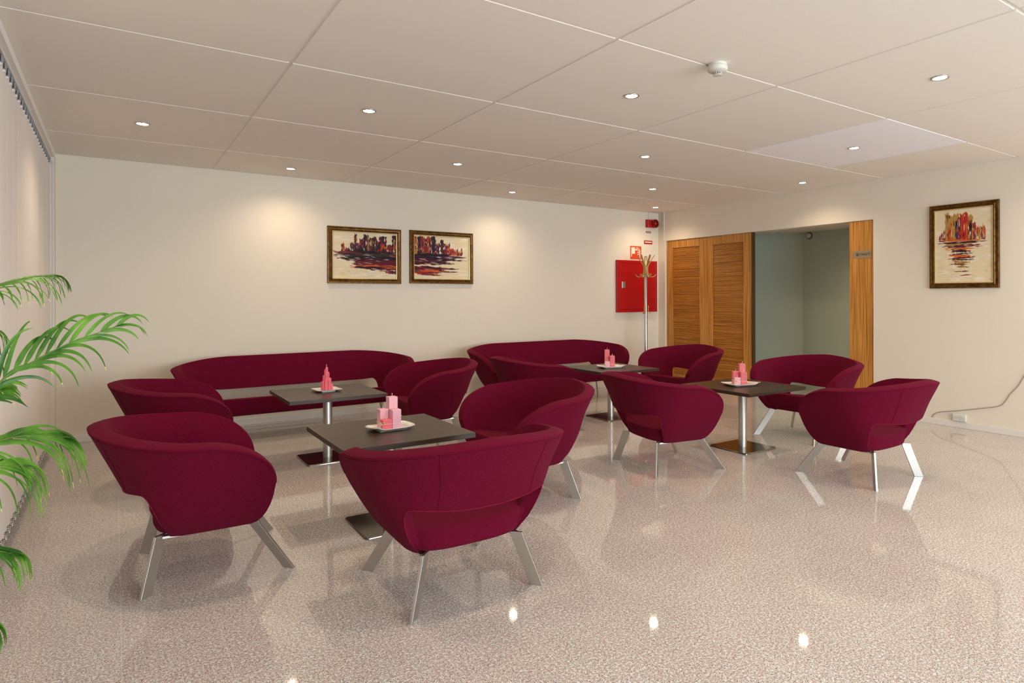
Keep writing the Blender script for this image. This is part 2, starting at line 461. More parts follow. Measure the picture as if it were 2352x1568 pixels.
def make_shell(ext):
    cols = col_list(ext); NZ = 10; T = .062
    loops = []; top_edge = []; low_edge = []; seamcols = {}
    for ci, c in enumerate(cols):
        zl, zt = zlim(c, ext)
        loop = []; outs = []
        ca, cb = cols[max(ci-1, 0)], cols[min(ci+1, len(cols)-1)]
        def nrm(z):
            a = Vector(outer(ca, z, ext)); b2 = Vector(outer(cb, z, ext)); t = (b2-a)
            if t.length < 1e-7: return Vector((-1, 0)) if c[1] > 0 else Vector((1, 0))
            t.normalize(); n_ = Vector((-t.y, t.x))      # outward or inward
            p = Vector(outer(c, z, ext)); cen = Vector((max(-ext, min(ext, p.x)), Y0+.02))
            if n_.dot(cen-p) < 0: n_ = -n_
            if c[0] == 's' and c[2] > .9: n_ = Vector((-c[1], 0))
            return n_
        e_ = min(.003, (zt-zl)*.1); zs = [zl, zl+e_] + [zl+e_ + (zt-zl-2*e_)*k/NZ for k in range(1, NZ)] + [zt-e_, zt]
        O = [Vector((*outer(c, z, ext), z)) for z in zs]
        I = []
        for z, p in zip(zs, O):
            n_ = nrm(z); lift = .016*smooth(zl+.08, zt, z)*(1 if c[0] != 's' else 1-c[2]**3); I.append(Vector((p.x+n_.x*T, p.y+n_.y*T, z+lift)))
        # rim crown direction
        y = O[-1].y
        ny, nz = ((y-Y0)/(.288**2), (zt-ZM)/(.22**2)) if c[0] == 's' else (0, 1)
        l_ = math.hypot(ny, nz) or 1; up = Vector((0, ny/l_, nz/l_))
        if c[0] != 's': up = Vector((0, 0, 1))
        dn = Vector((0, 0, -1))
        if c[0] == 's' and O[0].y > .12:
            dn = Vector((0, (O[0].y-.12)/.085**2, (zl-ZM)/.2**2)); dn = dn.normalized() if dn.length > 1e-6 else Vector((0, 1, 0))
        def rim(a, b2, d, h=.005):
            return [a.lerp(b2, f) + d*h*k for f, k in ((.04, .45), (.14, .75), (.5, 1.0), (.86, .75), (.96, .45))]
        loop = O + rim(O[-1], I[-1], up) + list(reversed(I)) + rim(I[0], O[0], dn, .004)
        loops.append(loop)
        top_edge.append(O[-1].copy()); low_edge.append(O[0].copy())
    m = MB(); m.rings([[tuple(p) for p in l] for l in loops], True, True, True)
    return m, cols, top_edge, low_edge
def make_seat(ext):
    m = MB(); cols = [c for c in col_list(ext)]
    cols = cols[2:-2]
    def ring(z, inset, lift=None, zt=None):
        pts = []
        n = len(cols)
        yf = .12 + .082*math.sqrt(max(0, 1-((ZM-z)/.2)**2)) if z < ZM else .203
        right = []
        for c in cols:
            ex = 0 if c[0] == 's' else .034*smooth(.225, .31, z)*(1 if c[0] == 'b' else smooth(24, 40, c[2]))
            x, y = outer(c, z, ext, inset+ex)
            if c[0] == 's': y = Y0 + c[2]*(yf-inset*.5-Y0)
            if c[0] != 's' and not lift:
                k = math.sin(PI*max(0, min(1, (z-ZB)/.14)))*.012
                if (c[0] == 'b') or c[2] > 35: y += k*.4
            pts.append((x, y, zt(y) if zt else z))
        # front edge between the arms
        a, b2 = pts[-1], pts[0]
        for k in range(1, 12):
            f = k/12; y = a[1] + (b2[1]-a[1])*f
            pts.append((a[0]+(b2[0]-a[0])*f, y, zt(y) if zt else z))
        return pts
    top = lambda d: (lambda y: .322 + .054*smooth(-.22, .20, y) - d)
    rs = [ring(.2235, .022), ring(.231, .012), ring(.245, .010), ring(.262, .010), ring(.278, .010)]
    rs.append(ring(.31, .010, True, top(.018))); rs.append(ring(.32, .015, True, top(.006))); rs.append(ring(.33, .028, True, top(0)))
    cy = -.02
    for f in (.75, .45, .15):
        rs.append([(x*(f if not ext else f), cy+(y-cy)*f, top(-.006*(1-f))(cy+(y-cy)*f)) for x, y, z in rs[7]])
    m.rings(rs, True, True, True); return m
def make_seats(kind, ext, label, cat, group):
    t = thing(kind, label, cat, (0,0,0), 0, group)
    m, cols, te, le = make_shell(ext)
    m.build('backrest', M_fab, t, smooth=True)
    make_seat(ext).build('seat', M_fab, t, smooth='auto', angle=50)
    # seams: vertical stitched joins in the back, one seam under the rim
    for sgn in (1, -1):
        s = MB(); th = 62
        ct = ('c', sgn, th)
        zl, zt = zlim(ct, ext)
        n = [tuple(Vector((*outer(ct, zl+.004+(zt-zl-.006)*k/12, ext, -.0006), zl+.004+(zt-zl-.006)*k/12))) for k in range(13)]
        s.tube(n, .0013, 5); 
        zz = [zl+.01+(zt-zl-.012)*k/12 for k in range(13)]
        n2 = []
        for z in zz:
            a = Vector(outer(('c', sgn, th-1), z, ext)); b2 = Vector(outer(('c', sgn, th+1), z, ext)); tt = (b2-a).normalized(); nn = Vector((-tt.y, tt.x))
            p = Vector(outer(ct, z, ext)); cen = Vector((sgn*ext, Y0))
            if nn.dot(cen-p) < 0: nn = -nn
            p = p + nn*.0626; n2.append((p.x, p.y, z))
        s.tube(n2, .0013, 5)
        s.build('seam', M_seam, t, smooth=True)
    rim = MB(); pts = []
    for c, p in zip(cols, te):
        x, y = outer(c, p.z-.010, ext, -.0006) if c[0] != 's' or c[2] < .98 else (p.x, p.y)
        pts.append((x, y, p.z-.010 if c[0] != 's' or c[2] < .98 else p.z))
    rim.tube(pts[3:-3], .0014, 5); rim.build('rim_stitching', M_seam, t, smooth=True)
    pip = MB(); pl = [tuple(p) for c, p in zip(cols, le) if c[0] != 's' and (c[0] == 'b' or c[2] > (55 if ext else 31))]
    pip.tube(pl, .0018, 6); pip.build('piping', M_pipe, t, smooth=True)
    # legs: flat bars splayed to the corners; side rails join them under the body
    fx = .283 + ext*(1 if ext else 0)
    for sx in (1, -1):
        for sy in (1, -1):
            tx, ty = sx*(.208+ext), (.135 if sy > 0 else -.225)
            bx_, by_ = sx*(.277+ext), (.277 if sy > 0 else -.277)
            d = Vector((sx, sy, 0)).normalized(); n_ = Vector((-d.y, d.x, 0))
            lg = MB()
            rings = []
            for (x, y, z, hw) in ((bx_, by_, 0, .028), (bx_+(tx-bx_)*.93, by_+(ty-by_)*.93, .205, .028), (tx, ty, .228, .027)):
                p = Vector((x, y, z)); rings.append([tuple(p + d*a*hw + n_*c_*.006) for a, c_ in ((-1,-1),(1,-1),(1,1),(-1,1))])
            lg.rings(rings); lg.build('leg', M_steel, t, bevel=.0015)
        rl = MB(); rl.box(sx*(.208+ext)-.016, -.215, .2135, sx*(.208+ext)+.016, .125, .2225); rl.build('side_rail', M_steel, t)
    return t
CHG = 'burgundy armchairs around the four tables'
chair0 = make_seats('armchair', 0, 'x', 'armchair', CHG)
# centre x, y and heading (direction the seat faces, degrees from +y, clockwise positive)
chairs = [
 ('A', 1.210, 2.602, 0.5, 'burgundy tub armchair nearest the camera, its back towards us, at the near left table'),
 ('B', .386, 3.411, 91.8, 'burgundy tub armchair seen from the side behind the palm fronds, left of the near table'),
 ('C', 2.052, 3.458, -88.8, 'burgundy tub armchair facing left, right of the table with pale pink candles'),
 ('D', 3.348, 3.443, 99.8, 'burgundy tub armchair seen from behind, left of the small table nearest the corridor opening'),
 ('E', 4.243, 2.487, -.5, 'burgundy tub armchair furthest right, back to us, with the right wall behind it'),
 ('F', 5.014, 3.462, -92.7, 'burgundy tub armchair in front of the teal corridor opening, facing left towards the candles'),
 ('G', 5.058, 5.052, -93, 'burgundy tub armchair standing in front of the oak doors'),
 ('H', 3.300, 5.065, 95, 'burgundy tub armchair mostly hidden behind another, in front of the right-hand sofa'),
 ('I', 2.140, 5.189, -87, 'burgundy tub armchair at the right end of the long left sofa'),
 ('J', .445, 5.057, 92.8, 'burgundy tub armchair at the left end of the long left sofa, seen from the side'),
]
for k, (n_, x, y, h, lab) in enumerate(chairs):
    o = chair0 if k == 0 else copy_tree(chair0)
    o.location = (x, y, 0); o.rotation_euler = (0, 0, math.radians(-h)); o['label'] = lab
SEXT = .575
sofa0 = make_seats('sofa', SEXT, 'long burgundy sofa against the back wall under the two paintings', 'sofa', 'long burgundy sofas against the back wall')
sofa0.location = (1.435, 6.20, 0); sofa0.rotation_euler = (0, 0, PI)
s2 = copy_tree(sofa0); s2.location = (4.225, 6.20, 0); s2['label'] = 'long burgundy sofa against the back wall beside the coat stand'

# ---------------------------------------------------------------- tables
TZ = .510
def make_table(label):
    t = thing('coffee_table', label, 'table', (0,0,0), 0, 'square dark pedestal tables')
    m = MB(); m.box(-.35, -.35, TZ-.026, .35, .35, TZ); m.build('table_top', M_table, t, bevel=.0015)
    m = MB(); m.lathe([(.034, .012), (.034, TZ-.032)], n=32); m.lathe([(.075, TZ-.032), (.075, TZ-.0265)], n=32); m.build('pedestal', M_steel, t, smooth='auto')
    m = MB(); r = .02; pts = []
    for cx, cy, a0 in ((.17,.17,0),(-.17,.17,90),(-.17,-.17,180),(.17,-.17,270)):
        for k in range(5):
            a = math.radians(a0+90*k/4); pts.append((cx+r*math.cos(a), cy+r*math.sin(a)))
    m.rings([[(x,y,0) for x,y in pts],[(x,y,.008) for x,y in pts],[(x*.985,y*.985,.012) for x,y in pts]])
    m.build('base_plate', M_bplate, t, smooth='auto')
    return t
table0 = make_table('square dark table holding the spiral candle, in front of the left sofa')
tabs = [(1.345, 5.085, 'square dark table holding the red spiral candle, in front of the left sofa'),
        (1.235, 3.430, 'square dark table nearest the camera, with pale pink candles on a white plate'),
        (4.222, 3.468, 'square dark table in front of the corridor, between the two armchairs on the right'),
        (4.190, 5.130, 'square dark table in front of the right-hand sofa, near the coat stand')]
for k, (x, y, lab) in enumerate(tabs):
    o = table0 if k == 0 else copy_tree(table0); o.location = (x, y, 0); o['label'] = lab

# ---------------------------------------------------------------- plates, candles, twine
def candle(x, y, z, h, w, rz, m_, label, lean=0):
    t = thing('candle', label, 'candle', (x, y, z), rz, 'square pink candles grouped on white plates')
    c = MB(); a = w/2; c.box(-a, -a, 0, a, a, h); c.build('wax_block', m_, t, bevel=.003)
    k = MB(); k.tube([(0,0,h-.002),(.001,0,h+.006),(.002+lean,.001,h+.013),(.001+lean*1.6,.001,h+.018)], [.0012,.0011,.0012,.0022], 6); k.build('wick', M_wick, t)
    return t
def wavy_plate(x, y, rz, label, L=.245, W=.165, flip=1):
    t = thing('serving_plate', label, 'plate', (x, y, TZ), rz, 'white plates under the candles')
    NX, NY = 36, 20
    def surf(u, v, dz):      # u,v in -1..1 ; rounded rectangle
        # squircle mapping for rounded corners
        uu = u*math.sqrt(1-.16*v*v*abs(v)); vv = v*math.sqrt(1-.16*u*u*abs(u))
        px, py = uu*L/2, vv*W/2
        e_ = max(abs(u), abs(v))
        z = .004 + .010*smooth(.78, 1, e_)
        z += .018*smooth(.52, 1.0, -u*flip)*(.6-.4*v) - .007*smooth(.85, 1.05, -u*flip)
        z += .004*smooth(.5, 1, u*flip)
        return (px, py, z+dz)
    top = [[surf(-1+2*i/NX, -1+2*j/NY, .004) for i in range(NX+1)] for j in range(NY+1)]
    bot = [[surf(-1+2*i/NX, -1+2*j/NY, 0) for i in range(NX+1)] for j in range(NY+1)]
    m = MB(); idx = lambda j, i, k: k*(NX+1)*(NY+1) + j*(NX+1)+i
    v = [p for r in top for p in r] + [p for r in bot for p in r]; f = []
    for j in range(NY):
        for i in range(NX):
            f.append((idx(j,i,0), idx(j,i+1,0), idx(j+1,i+1,0), idx(j+1,i,0))); f.append((idx(j,i,1), idx(j+1,i,1), idx(j+1,i+1,1), idx(j,i+1,1)))
    for i in range(NX):
        f.append((idx(0,i,1), idx(0,i+1,1), idx(0,i+1,0), idx(0,i,0))); f.append((idx(NY,i,0), idx(NY,i+1,0), idx(NY,i+1,1), idx(NY,i,1)))
    for j in range(NY):
        f.append((idx(j,0,0), idx(j+1,0,0), idx(j+1,0,1), idx(j,0,1))); f.append((idx(j,NX,1), idx(j+1,NX,1), idx(j+1,NX,0), idx(j,NX,0)))
    m.add(v, f); m.build('dish', M_plate, t, smooth='auto', angle=60)
    fr = MB(); fr.rings([[(x_*.62*L/2*1.0, y_*.62*W/2, z_) for x_, y_ in ((-1,-1),(1,-1),(1,1),(-1,1))] for z_ in (0, .0045)]); fr.build('foot', M_plate, t)
    return t
def twine(x, y, z, rz, half, label, bow_at, wrap_h=.03):
    t = thing('twine', label, 'string', (x, y, z), rz, 'strings tied around the candle groups')
    m = MB(); a = half + .0015; r = .004; pts = []
    for cx, cy, a0 in ((a-r,a-r,0),(-a+r,a-r,90),(-a+r,-a+r,180),(a-r,-a+r,270)):
        for k in range(4):
            g = math.radians(a0+90*k/3); pts.append((cx+r*math.cos(g), cy+r*math.sin(g), wrap_h))
    m.tube(pts, .0013, 6, closed=True); m.build('loop', M_twine, t, smooth=True)
    bw = MB(); bx_, by_ = bow_at
    d = Vector((bx_, by_, 0)).normalized(); s_ = Vector((-d.y, d.x, 0)); c = Vector((bx_, by_, wrap_h)) + d*.002
    for sg in (1, -1):
        bw.tube([c, c+s_*sg*.008+Vector((0,0,.009))+d*.003, c+s_*sg*.016+Vector((0,0,.011))+d*.004, c+s_*sg*.018+Vector((0,0,.003))+d*.004, c+s_*sg*.009+Vector((0,0,-.001))+d*.003, c], .0015, 5)
        bw.tube([c, c+s_*sg*.007+Vector((0,0,-.009))+d*.004, c+s_*sg*.010+Vector((0,0,-.020))+d*.003], .0015, 5)
    bw.build('bow', M_twine, t, smooth=True); return t
PZ = TZ + .0085
W_ = .050
def grp(cx, cy, rz, spec, tlabel, bow):
    g = W_/2 + .0006
    for (ix, iy), h, m_, lab, lean in spec:
        x, y = ix*g, iy*g; c, s = math.cos(rz), math.sin(rz)
        candle(cx+c*x-s*y, cy+s*x+c*y, PZ, h, W_, rz, m_, lab, lean)
    twine(cx, cy, PZ, rz, W_+.0006, tlabel, bow)
# near table
wavy_plate(1.245, 3.442, math.radians(4), 'white curved plate on the near table under the pale pink candles')
grp(1.238, 3.438, math.radians(1), [
   ((-1,-1), .052, M_cc, 'short coral candle at the front of the near table group', 0),
   ((1,-1), .103, M_cp, 'medium pale pink candle, right front of the near table group', 0),
   ((-1,1), .103, M_cp, 'medium pale pink candle, left back of the near table group', 0),
   ((1,1), .166, M_cp, 'tallest pale pink candle at the back of the near table group', 0)],
   'cream twine tied round the pale pink candles on the near table', (-.0515, -.036))
# right table
wavy_plate(4.205, 3.475, math.radians(-14), 'white curved plate under the rose candles in front of the corridor', L=.28, W=.20, flip=-1)
grp(4.205, 3.485, math.radians(-38+2), [
   ((-1,-1), .058, M_cp, 'short pale candle at the front of the group before the corridor', 0),
   ((-1,1), .103, M_cr, 'medium rose candle, left one of the group before the corridor', 0),
   ((1,-1), .103, M_cr, 'medium rose candle, right one of the group before the corridor', 0),
   ((1,1), .165, M_cr, 'tallest rose candle at the back of the group before the corridor', .004)],
   'cream twine with a bow round the candles before the corridor', (-.040, -.0515))
# far right table
wavy_plate(4.190, 5.125, math.radians(-16), 'white curved plate under the candles by the right-hand sofa', L=.28, W=.20, flip=-1)
grp(4.185, 5.140, math.radians(-38+2), [
   ((-1,-1), .058, M_cp, 'short pale candle at the front of the group by the right-hand sofa', 0),
   ((-1,1), .172, M_cr, 'tallest rose candle, left one of the group by the right-hand sofa', 0),
   ((1,-1), .110, M_cr, 'medium rose candle, right one of the group by the right-hand sofa', 0),
   ((1,1), .110, M_cr, 'medium rose candle hidden at the back of the group by the right-hand sofa', 0)],
   'cream twine with a bow round the candles by the right-hand sofa', (-.040, -.0515))
# rectangular dish and spiral candle
t = thing('serving_plate', 'white flat rectangular dish under the spiral candle', 'plate', (1.352, 5.138, TZ), math.radians(3), 'white plates under the candles')
m = MB()
def rrect(w, h, r, z, n=5):
    pts = []
    for cx, cy, a0 in ((w/2-r,h/2-r,0),(-w/2+r,h/2-r,90),(-w/2+r,-h/2+r,180),(w/2-r,-h/2+r,270)):
        for k in range(n):
            a = math.radians(a0+90*k/(n-1)); pts.append((cx+r*math.cos(a), cy+r*math.sin(a), z))
    return pts
m.rings([rrect(.10,.10,.01,.005), rrect(.185,.185,.012,.014), rrect(.190,.190,.012,.017), rrect(.184,.184,.012,.018), rrect(.135,.135,.01,.010)])
m.build('dish', M_plate, t, smooth='auto')
m = MB(); m.rings([rrect(.105,.105,.01,0), rrect(.105,.105,.01,.006)]); m.build('foot', M_plate, t)
t = thing('candle', 'coral red candle shaped as a stepped spiral tower', 'candle', (1.352, 5.140, TZ+.0105), 0, None)
m = MB(); NP = 42; H = .182
# stepped helix: vertical square rods around a core, tops climbing in a spiral
turns = 3.2; n_r = 26
for k in range(n_r):
    f = k/(n_r-1); a = turns*2*PI*f*.9; rr = .034*(1-f)+.005; hh = .040 + (H-.052)*f
    w = .011*(1-.35*f)
    cx, cy = rr*math.cos(a), rr*math.sin(a)
    pts = [(cx+w*math.cos(a+PI/4+PI/2*q), cy+w*math.sin(a+PI/4+PI/2*q)) for q in range(4)]
    m.rings([[(x,y,0) for x,y in pts], [(x,y,hh) for x,y in pts], [(cx+(x-cx)*.8, cy+(y-cy)*.8, hh+.002) for x,y in pts]])
m.lathe([(.030, 0), (.028, .06), (.014, .125), (.007, H-.012), (.004, H-.006)], n=10)
m.build('wax_body', M_cc, t)
k = MB(); k.tube([(0,0,H-.008),(0,0,H+.004),(.001,0,H+.012)], [.0012,.0012,.0024], 6); k.build('wick', M_wick, t)

# ---------------------------------------------------------------- paintings
def paint_canvas(w_px, h_px, seed, kind):
    r = np.random.RandomState(seed)
    img = np.zeros((h_px, w_px, 3)); base = np.array([226, 208, 172.])
    yy, xx = np.mgrid[0:h_px, 0:w_px]; U = xx/w_px; V = 1-yy/h_px   # V up
    img[:] = base
    def stroke(u, v, lw, lh, ang, col, soft=.35, al=.9):
        du, dv = U-u, V-v; c, s = math.cos(ang), math.sin(ang)
        a = (du*c+dv*s)/lw; b2 = (-du*s+dv*c)/lh
        d = np.sqrt(a*a+b2*b2*1.0)
        jag = .22*np.sin(a*7+u*50)*np.sin(b2*5+v*31) + .12*np.sin(a*17+v*90)
        mk = np.clip((1+jag-d)/soft, 0, 1)[..., None]*al
        img[:] = img*(1-mk)+np.array(col)*mk
    def bar(u0, u1, v0, v1, col, al=.92):
        e0 = .006*np.sin(V*60+u0*99); top = v1+.010*np.sin(U*90+u0*70)+.006*np.sin(U*230)
        mk = ((U > u0+e0) & (U < u1+e0) & (V > v0) & (V < top))[..., None]*al
        img[:] = img*(1-mk)+np.array(col)*mk
    pal = {'k': (36, 18, 30), 'm': (88, 20, 32), 'r': (176, 36, 26), 'o': (206, 92, 34), 'p': (66, 44, 78), 'g': (172, 134, 62), 'w': (240, 232, 220), 'd': (56, 46, 34), 'q': (128, 40, 58)}
    for _ in range(60):
        stroke(r.rand(), r.rand(), .05+.12*r.rand(), .01+.04*r.rand(), r.uniform(-.1,.1), pal['w'] if r.rand() < .6 else (214, 190, 144), .8, .5)
    if kind == 'left':
        hor = .60
        sky = [(.13,.17,.74,'d'),(.17,.26,.64,'q'),(.27,.33,.76,'d'),(.33,.365,.97,'k'),(.365,.42,.78,'p'),(.41,.46,.86,'k'),(.45,.50,.84,'r'),(.47,.55,.96,'k'),(.53,.57,.88,'g'),(.56,.66,.90,'k'),(.58,.61,.84,'d'),(.64,.68,.93,'m'),(.67,.73,.83,'k'),(.72,.84,.94,'k'),(.74,.80,.78,'r'),(.83,.90,.72,'o'),(.85,1.0,.76,'m'),(.93,1.0,.97,'k'),(.95,.98,.88,'g')]
    elif kind == 'right':
        hor = .58
        sky = [(0,.05,.97,'r'),(.02,.08,.86,'g'),(.06,.12,.98,'k'),(.11,.16,.97,'q'),(.15,.19,.95,'r'),(.18,.24,.93,'d'),(.23,.28,.98,'r'),(.27,.31,.96,'m'),(.30,.38,.99,'k'),(.38,.42,.82,'p'),(.42,.46,.84,'k'),(.45,.50,.76,'w'),(.47,.53,.92,'k'),(.52,.57,.84,'m'),(.56,.61,.78,'q'),(.61,.645,.84,'r'),(.64,.72,.72,'r'),(.70,.80,.69,'o'),(.78,.88,.64,'m'),(.86,.87,.74,'k')]
    else:
        hor = .59
        sky = [(.06,.16,.66,'p'),(.14,.17,.70,'k'),(.17,.25,.95,'g'),(.22,.33,.92,'g'),(.22,.30,.72,'r'),(.32,.42,.94,'g'),(.35,.42,.84,'p'),(.41,.45,.90,'k'),(.44,.52,.93,'r'),(.50,.58,.95,'r'),(.53,.60,.80,'o'),(.57,.66,.91,'g'),(.60,.65,.80,'k'),(.66,.71,.80,'q'),(.72,.80,.73,'g'),(.80,.87,.74,'q'),(.83,.86,.69,'p')]
    for u0, u1, v1, c in sky: bar(u0, u1, hor-.02, v1, pal[c])
    for _ in range(170):
        k = sky[r.randint(len(sky))]; u = r.uniform(k[0], k[1]); v = r.uniform(hor, k[2])
        c = pal[r.choice(list('krmpogqwd' if kind != 'tall' else 'grogkrgwr'))]
        stroke(u, v, .006+.01*r.rand(), .02+.05*r.rand(), r.uniform(-.15,.15), c, .5, .8)
    if kind in ('left', 'right'):
        f = 1 if kind == 'left' else -1
        g = lambda u: u if f > 0 else 1-u
        if kind == 'left':
            L = [(.58,.50,.44,.10,'k'),(.70,.38,.34,.10,'m'),(.80,.26,.30,.06,'m'),(.55,.555,.55,.035,'k'),(.60,.50,.48,.045,'d'),(.66,.44,.42,.05,'k'),(.70,.38,.36,.04,'m'),(.74,.32,.40,.05,'m'),(.62,.27,.32,.03,'o'),(.78,.24,.34,.03,'m'),(.90,.26,.12,.03,'o'),(.55,.24,.22,.02,'k'),(.93,.15,.12,.03,'m'),(.18,.56,.18,.02,'q'),(.30,.42,.2,.02,'k')]
        else:
            L = [(.30,.53,.42,.05,'k'),(.25,.46,.40,.05,'k'),(.22,.38,.34,.045,'m'),(.22,.22,.28,.06,'m'),(.35,.54,.42,.03,'k'),(.60,.52,.30,.022,'p'),(.30,.48,.40,.025,'k'),(.62,.45,.28,.012,'k'),(.20,.39,.32,.03,'m'),(.45,.37,.22,.02,'k'),(.20,.25,.30,.035,'m'),(.50,.25,.26,.014,'k'),(.25,.18,.26,.03,'o'),(.62,.17,.12,.012,'m'),(.20,.13,.20,.03,'r'),(.34,.10,.10,.016,'g')]
        for u, v, a, b2, c in L:
            stroke(u, v, a*1.12, b2*1.35, r.uniform(-.04,.04), pal[c], .3, .97)
            for _ in range(10): stroke(u+r.uniform(-a,a), v+r.uniform(-b2,b2)*1.3, .04+.07*r.rand(), .006+.007*r.rand(), r.uniform(-.1,.1), pal[r.choice(list('kkmmdropkw'))], .5, .75)
        for _ in range(12): stroke(r.rand()*.6+.1, r.uniform(.3,.5), .05, .006, r.uniform(-.3,.2), pal['w'], .6, .8)
    else:
        L = [(.45,.575,.40,.02,'o'),(.45,.545,.42,.018,'k'),(.42,.515,.30,.02,'g'),(.48,.495,.34,.022,'m'),(.45,.46,.30,.016,'o'),(.45,.43,.20,.02,'k'),(.42,.39,.2,.012,'k'),(.43,.365,.22,.022,'o'),(.46,.335,.24,.015,'m'),(.48,.31,.2,.01,'k'),(.46,.275,.17,.022,'g'),(.42,.25,.14,.012,'m'),(.46,.215,.1,.016,'g'),(.48,.15,.12,.008,'q'),(.52,.10,.1,.006,'q')]
        for u, v, a, b2, c in L:
            stroke(u, v, a, b2, r.uniform(-.06,.06), pal[c], .35, .9)
            for _ in range(5): stroke(u+r.uniform(-a,a), v+r.uniform(-b2,b2), .05, .006, r.uniform(-.1,.1), pal[r.choice(list('kmgow'))], .5, .75)
    for _ in range(25): stroke(r.rand(), r.uniform(.02,.2), .02+.03*r.rand(), .002, r.uniform(-.1,.1), pal['q'], .6, .5)
    return np.clip(img, 0, 255)
def make_canvas_mat():
    m, nt, b_ = new_mat('painted_canvas'); a = nt.nodes.new('ShaderNodeVertexColor'); a.layer_name = 'paint'
    nt.links.new(a.outputs['Color'], b_.inputs['Base Color']); b_.inputs['Roughness'].default_value = .6; b_.inputs['Specular IOR Level'].default_value = .2; return m
M_canvas = make_canvas_mat()
def painting(label, origin, ux, n_, w, h, kind, seed):
    """origin = lower left corner on the wall seen from the room; ux = direction to the right; n_ = out of the wall"""
    t = thing('framed_painting', label, 'painting', origin, 0, None)
    ux = Vector(ux); n_ = Vector(n_); up = Vector((0,0,1)); O = Vector((0,0,0))
    prof = [(0, .002), (0, .020), (.004, .026), (.012, .027), (.022, .022), (.030, .021), (.036, .026), (.042, .024), (.046, .016)]
    lip = [(.046, .016), (.048, .020), (.054, .018), (.057, .010), (.057, .004)]
    def loft(pf):
        m = MB(); rings = []
        for ins, out in pf:
            rings.append([tuple(O+ux*a+up*b2+n_*out) for a, b2 in ((ins,ins),(w-ins,ins),(w-ins,h-ins),(ins,h-ins))])
        m.rings(rings, False, False); return m
    loft(prof).build('frame', M_gold, t, smooth='auto', angle=25)
    loft(lip).build('inner_lip', M_gold2, t, smooth='auto', angle=25)
    NX = 300 if w > h else 220; NY = int(NX*(h-.11)/(w-.11))
    im = paint_canvas(NX+1, NY+1, seed, kind)
    m = MB(); ins = .055; cw, ch = w-2*ins, h-2*ins
    vs_ = [tuple(O+ux*(ins+cw*i/NX)+up*(ins+ch*j/NY)+n_*.007) for j in range(NY+1) for i in range(NX+1)]
    fs = [(j*(NX+1)+i, j*(NX+1)+i+1, (j+1)*(NX+1)+i+1, (j+1)*(NX+1)+i) for j in range(NY) for i in range(NX)]
    m.add(vs_, fs); o = m.build('canvas', M_canvas, t)
    me = o.data; ca = me.color_attributes.new('paint', 'FLOAT_COLOR', 'POINT')
    lin = (im/255.0); lin = np.where(lin <= .04045, lin/12.92, ((lin+.055)/1.055)**2.4)
    cols = np.ones((NY+1, NX+1, 4), dtype=np.float32)
    cols[..., :3] = lin[::-1]
    ca.data.foreach_set('color', cols.reshape(-1))
    bk = MB(); P = [O+ux*.004+up*.004, O+ux*(w-.004)+up*.004, O+ux*(w-.004)+up*(h-.004), O+ux*.004+up*(h-.004)]
    bk.rings([[tuple(p+n_*.001) for p in P], [tuple(p+n_*.006) for p in P]]); bk.build('backing_board', M_black, t)
    return t
painting('gold-framed city skyline painting, left one of the pair on the back wall', (1.816, YB, 1.386), (1,0,0), (0,-1,0), .794, .599, 'left', 3)
painting('gold-framed city skyline painting, right one of the pair on the back wall', (2.710, YB, 1.393), (1,0,0), (0,-1,0), .787, .598, 'right', 5)
painting('gold-framed upright painting of a red and ochre skyline on the right wall', (XR, 3.069, 1.310), (0,-1,0), (-1,0,0), .597, .793, 'tall', 8)

# ---------------------------------------------------------------- red hydrant cabinet, signs, alarm
t = thing('fire_hose_cabinet', 'red metal fire hose cabinet on the back wall behind the coat stand', 'cabinet', (5.703, YB, 1.022))
m = MB(); w, h = .752, .728
def inset_box(m, w, h, depth, ins, rec):
    R = lambda i, y: [(i, y, i), (w-i, y, i), (w-i, y, h-i), (i, y, h-i)]
    m.rings([R(0, 0), R(0, -depth), R(ins, -depth), R(ins, -depth+rec)], False, True)
inset_box(m, w, h, .035, .038, .006); m.build('frame', M_red, t, bevel=.002)
m = MB(); m.box(.042, -.036, .042, w-.042, -.030, h-.042); dr = m.build('door', M_red, t, bevel=.002)
m = MB(); m.box(.085, -.041, .335, .145, -.036, .428); hd = m.build('handle', M_chrome, dr, bevel=.006)
m = MB(); m.box(.098, -.043, .350, .132, -.0405, .412); m.build('latch', M_grey, dr, bevel=.002)
# orange hose sign
M_orange = mat('orange_red_sign', (222, 74, 26), .5); M_signw = mat('sign_white', (240, 226, 205), .5)
t = thing('fire_hose_sign', 'orange square sign with white hose pictogram above the red cabinet', 'sign', (5.972, YB, 1.772))
m = MB(); m.box(0, -.004, 0, .205, 0, .185); m.build('sign_board', M_orange, t)
m = MB()
m.box(.016, -.0055, .075, .085, -.004, .165)
m.box(.016, -.0055, .035, .030, -.004, .075)
for k in range(4):
    a = .020*k
    m.tube([(.105+a*.4, -.005, .150-a*1.5), (.125+a*.4, -.005, .162-a*1.5), (.150+a*.3, -.005, .152-a*1.5), (.170, -.005, .128-a*1.5), (.182, -.005, .105-a*1.5)], .0065, 6)
m.tube([(.085,-.005,.128),(.100,-.005,.128),(.120,-.005,.140)], .008, 6)
m.build('pictogram', M_signw, t)
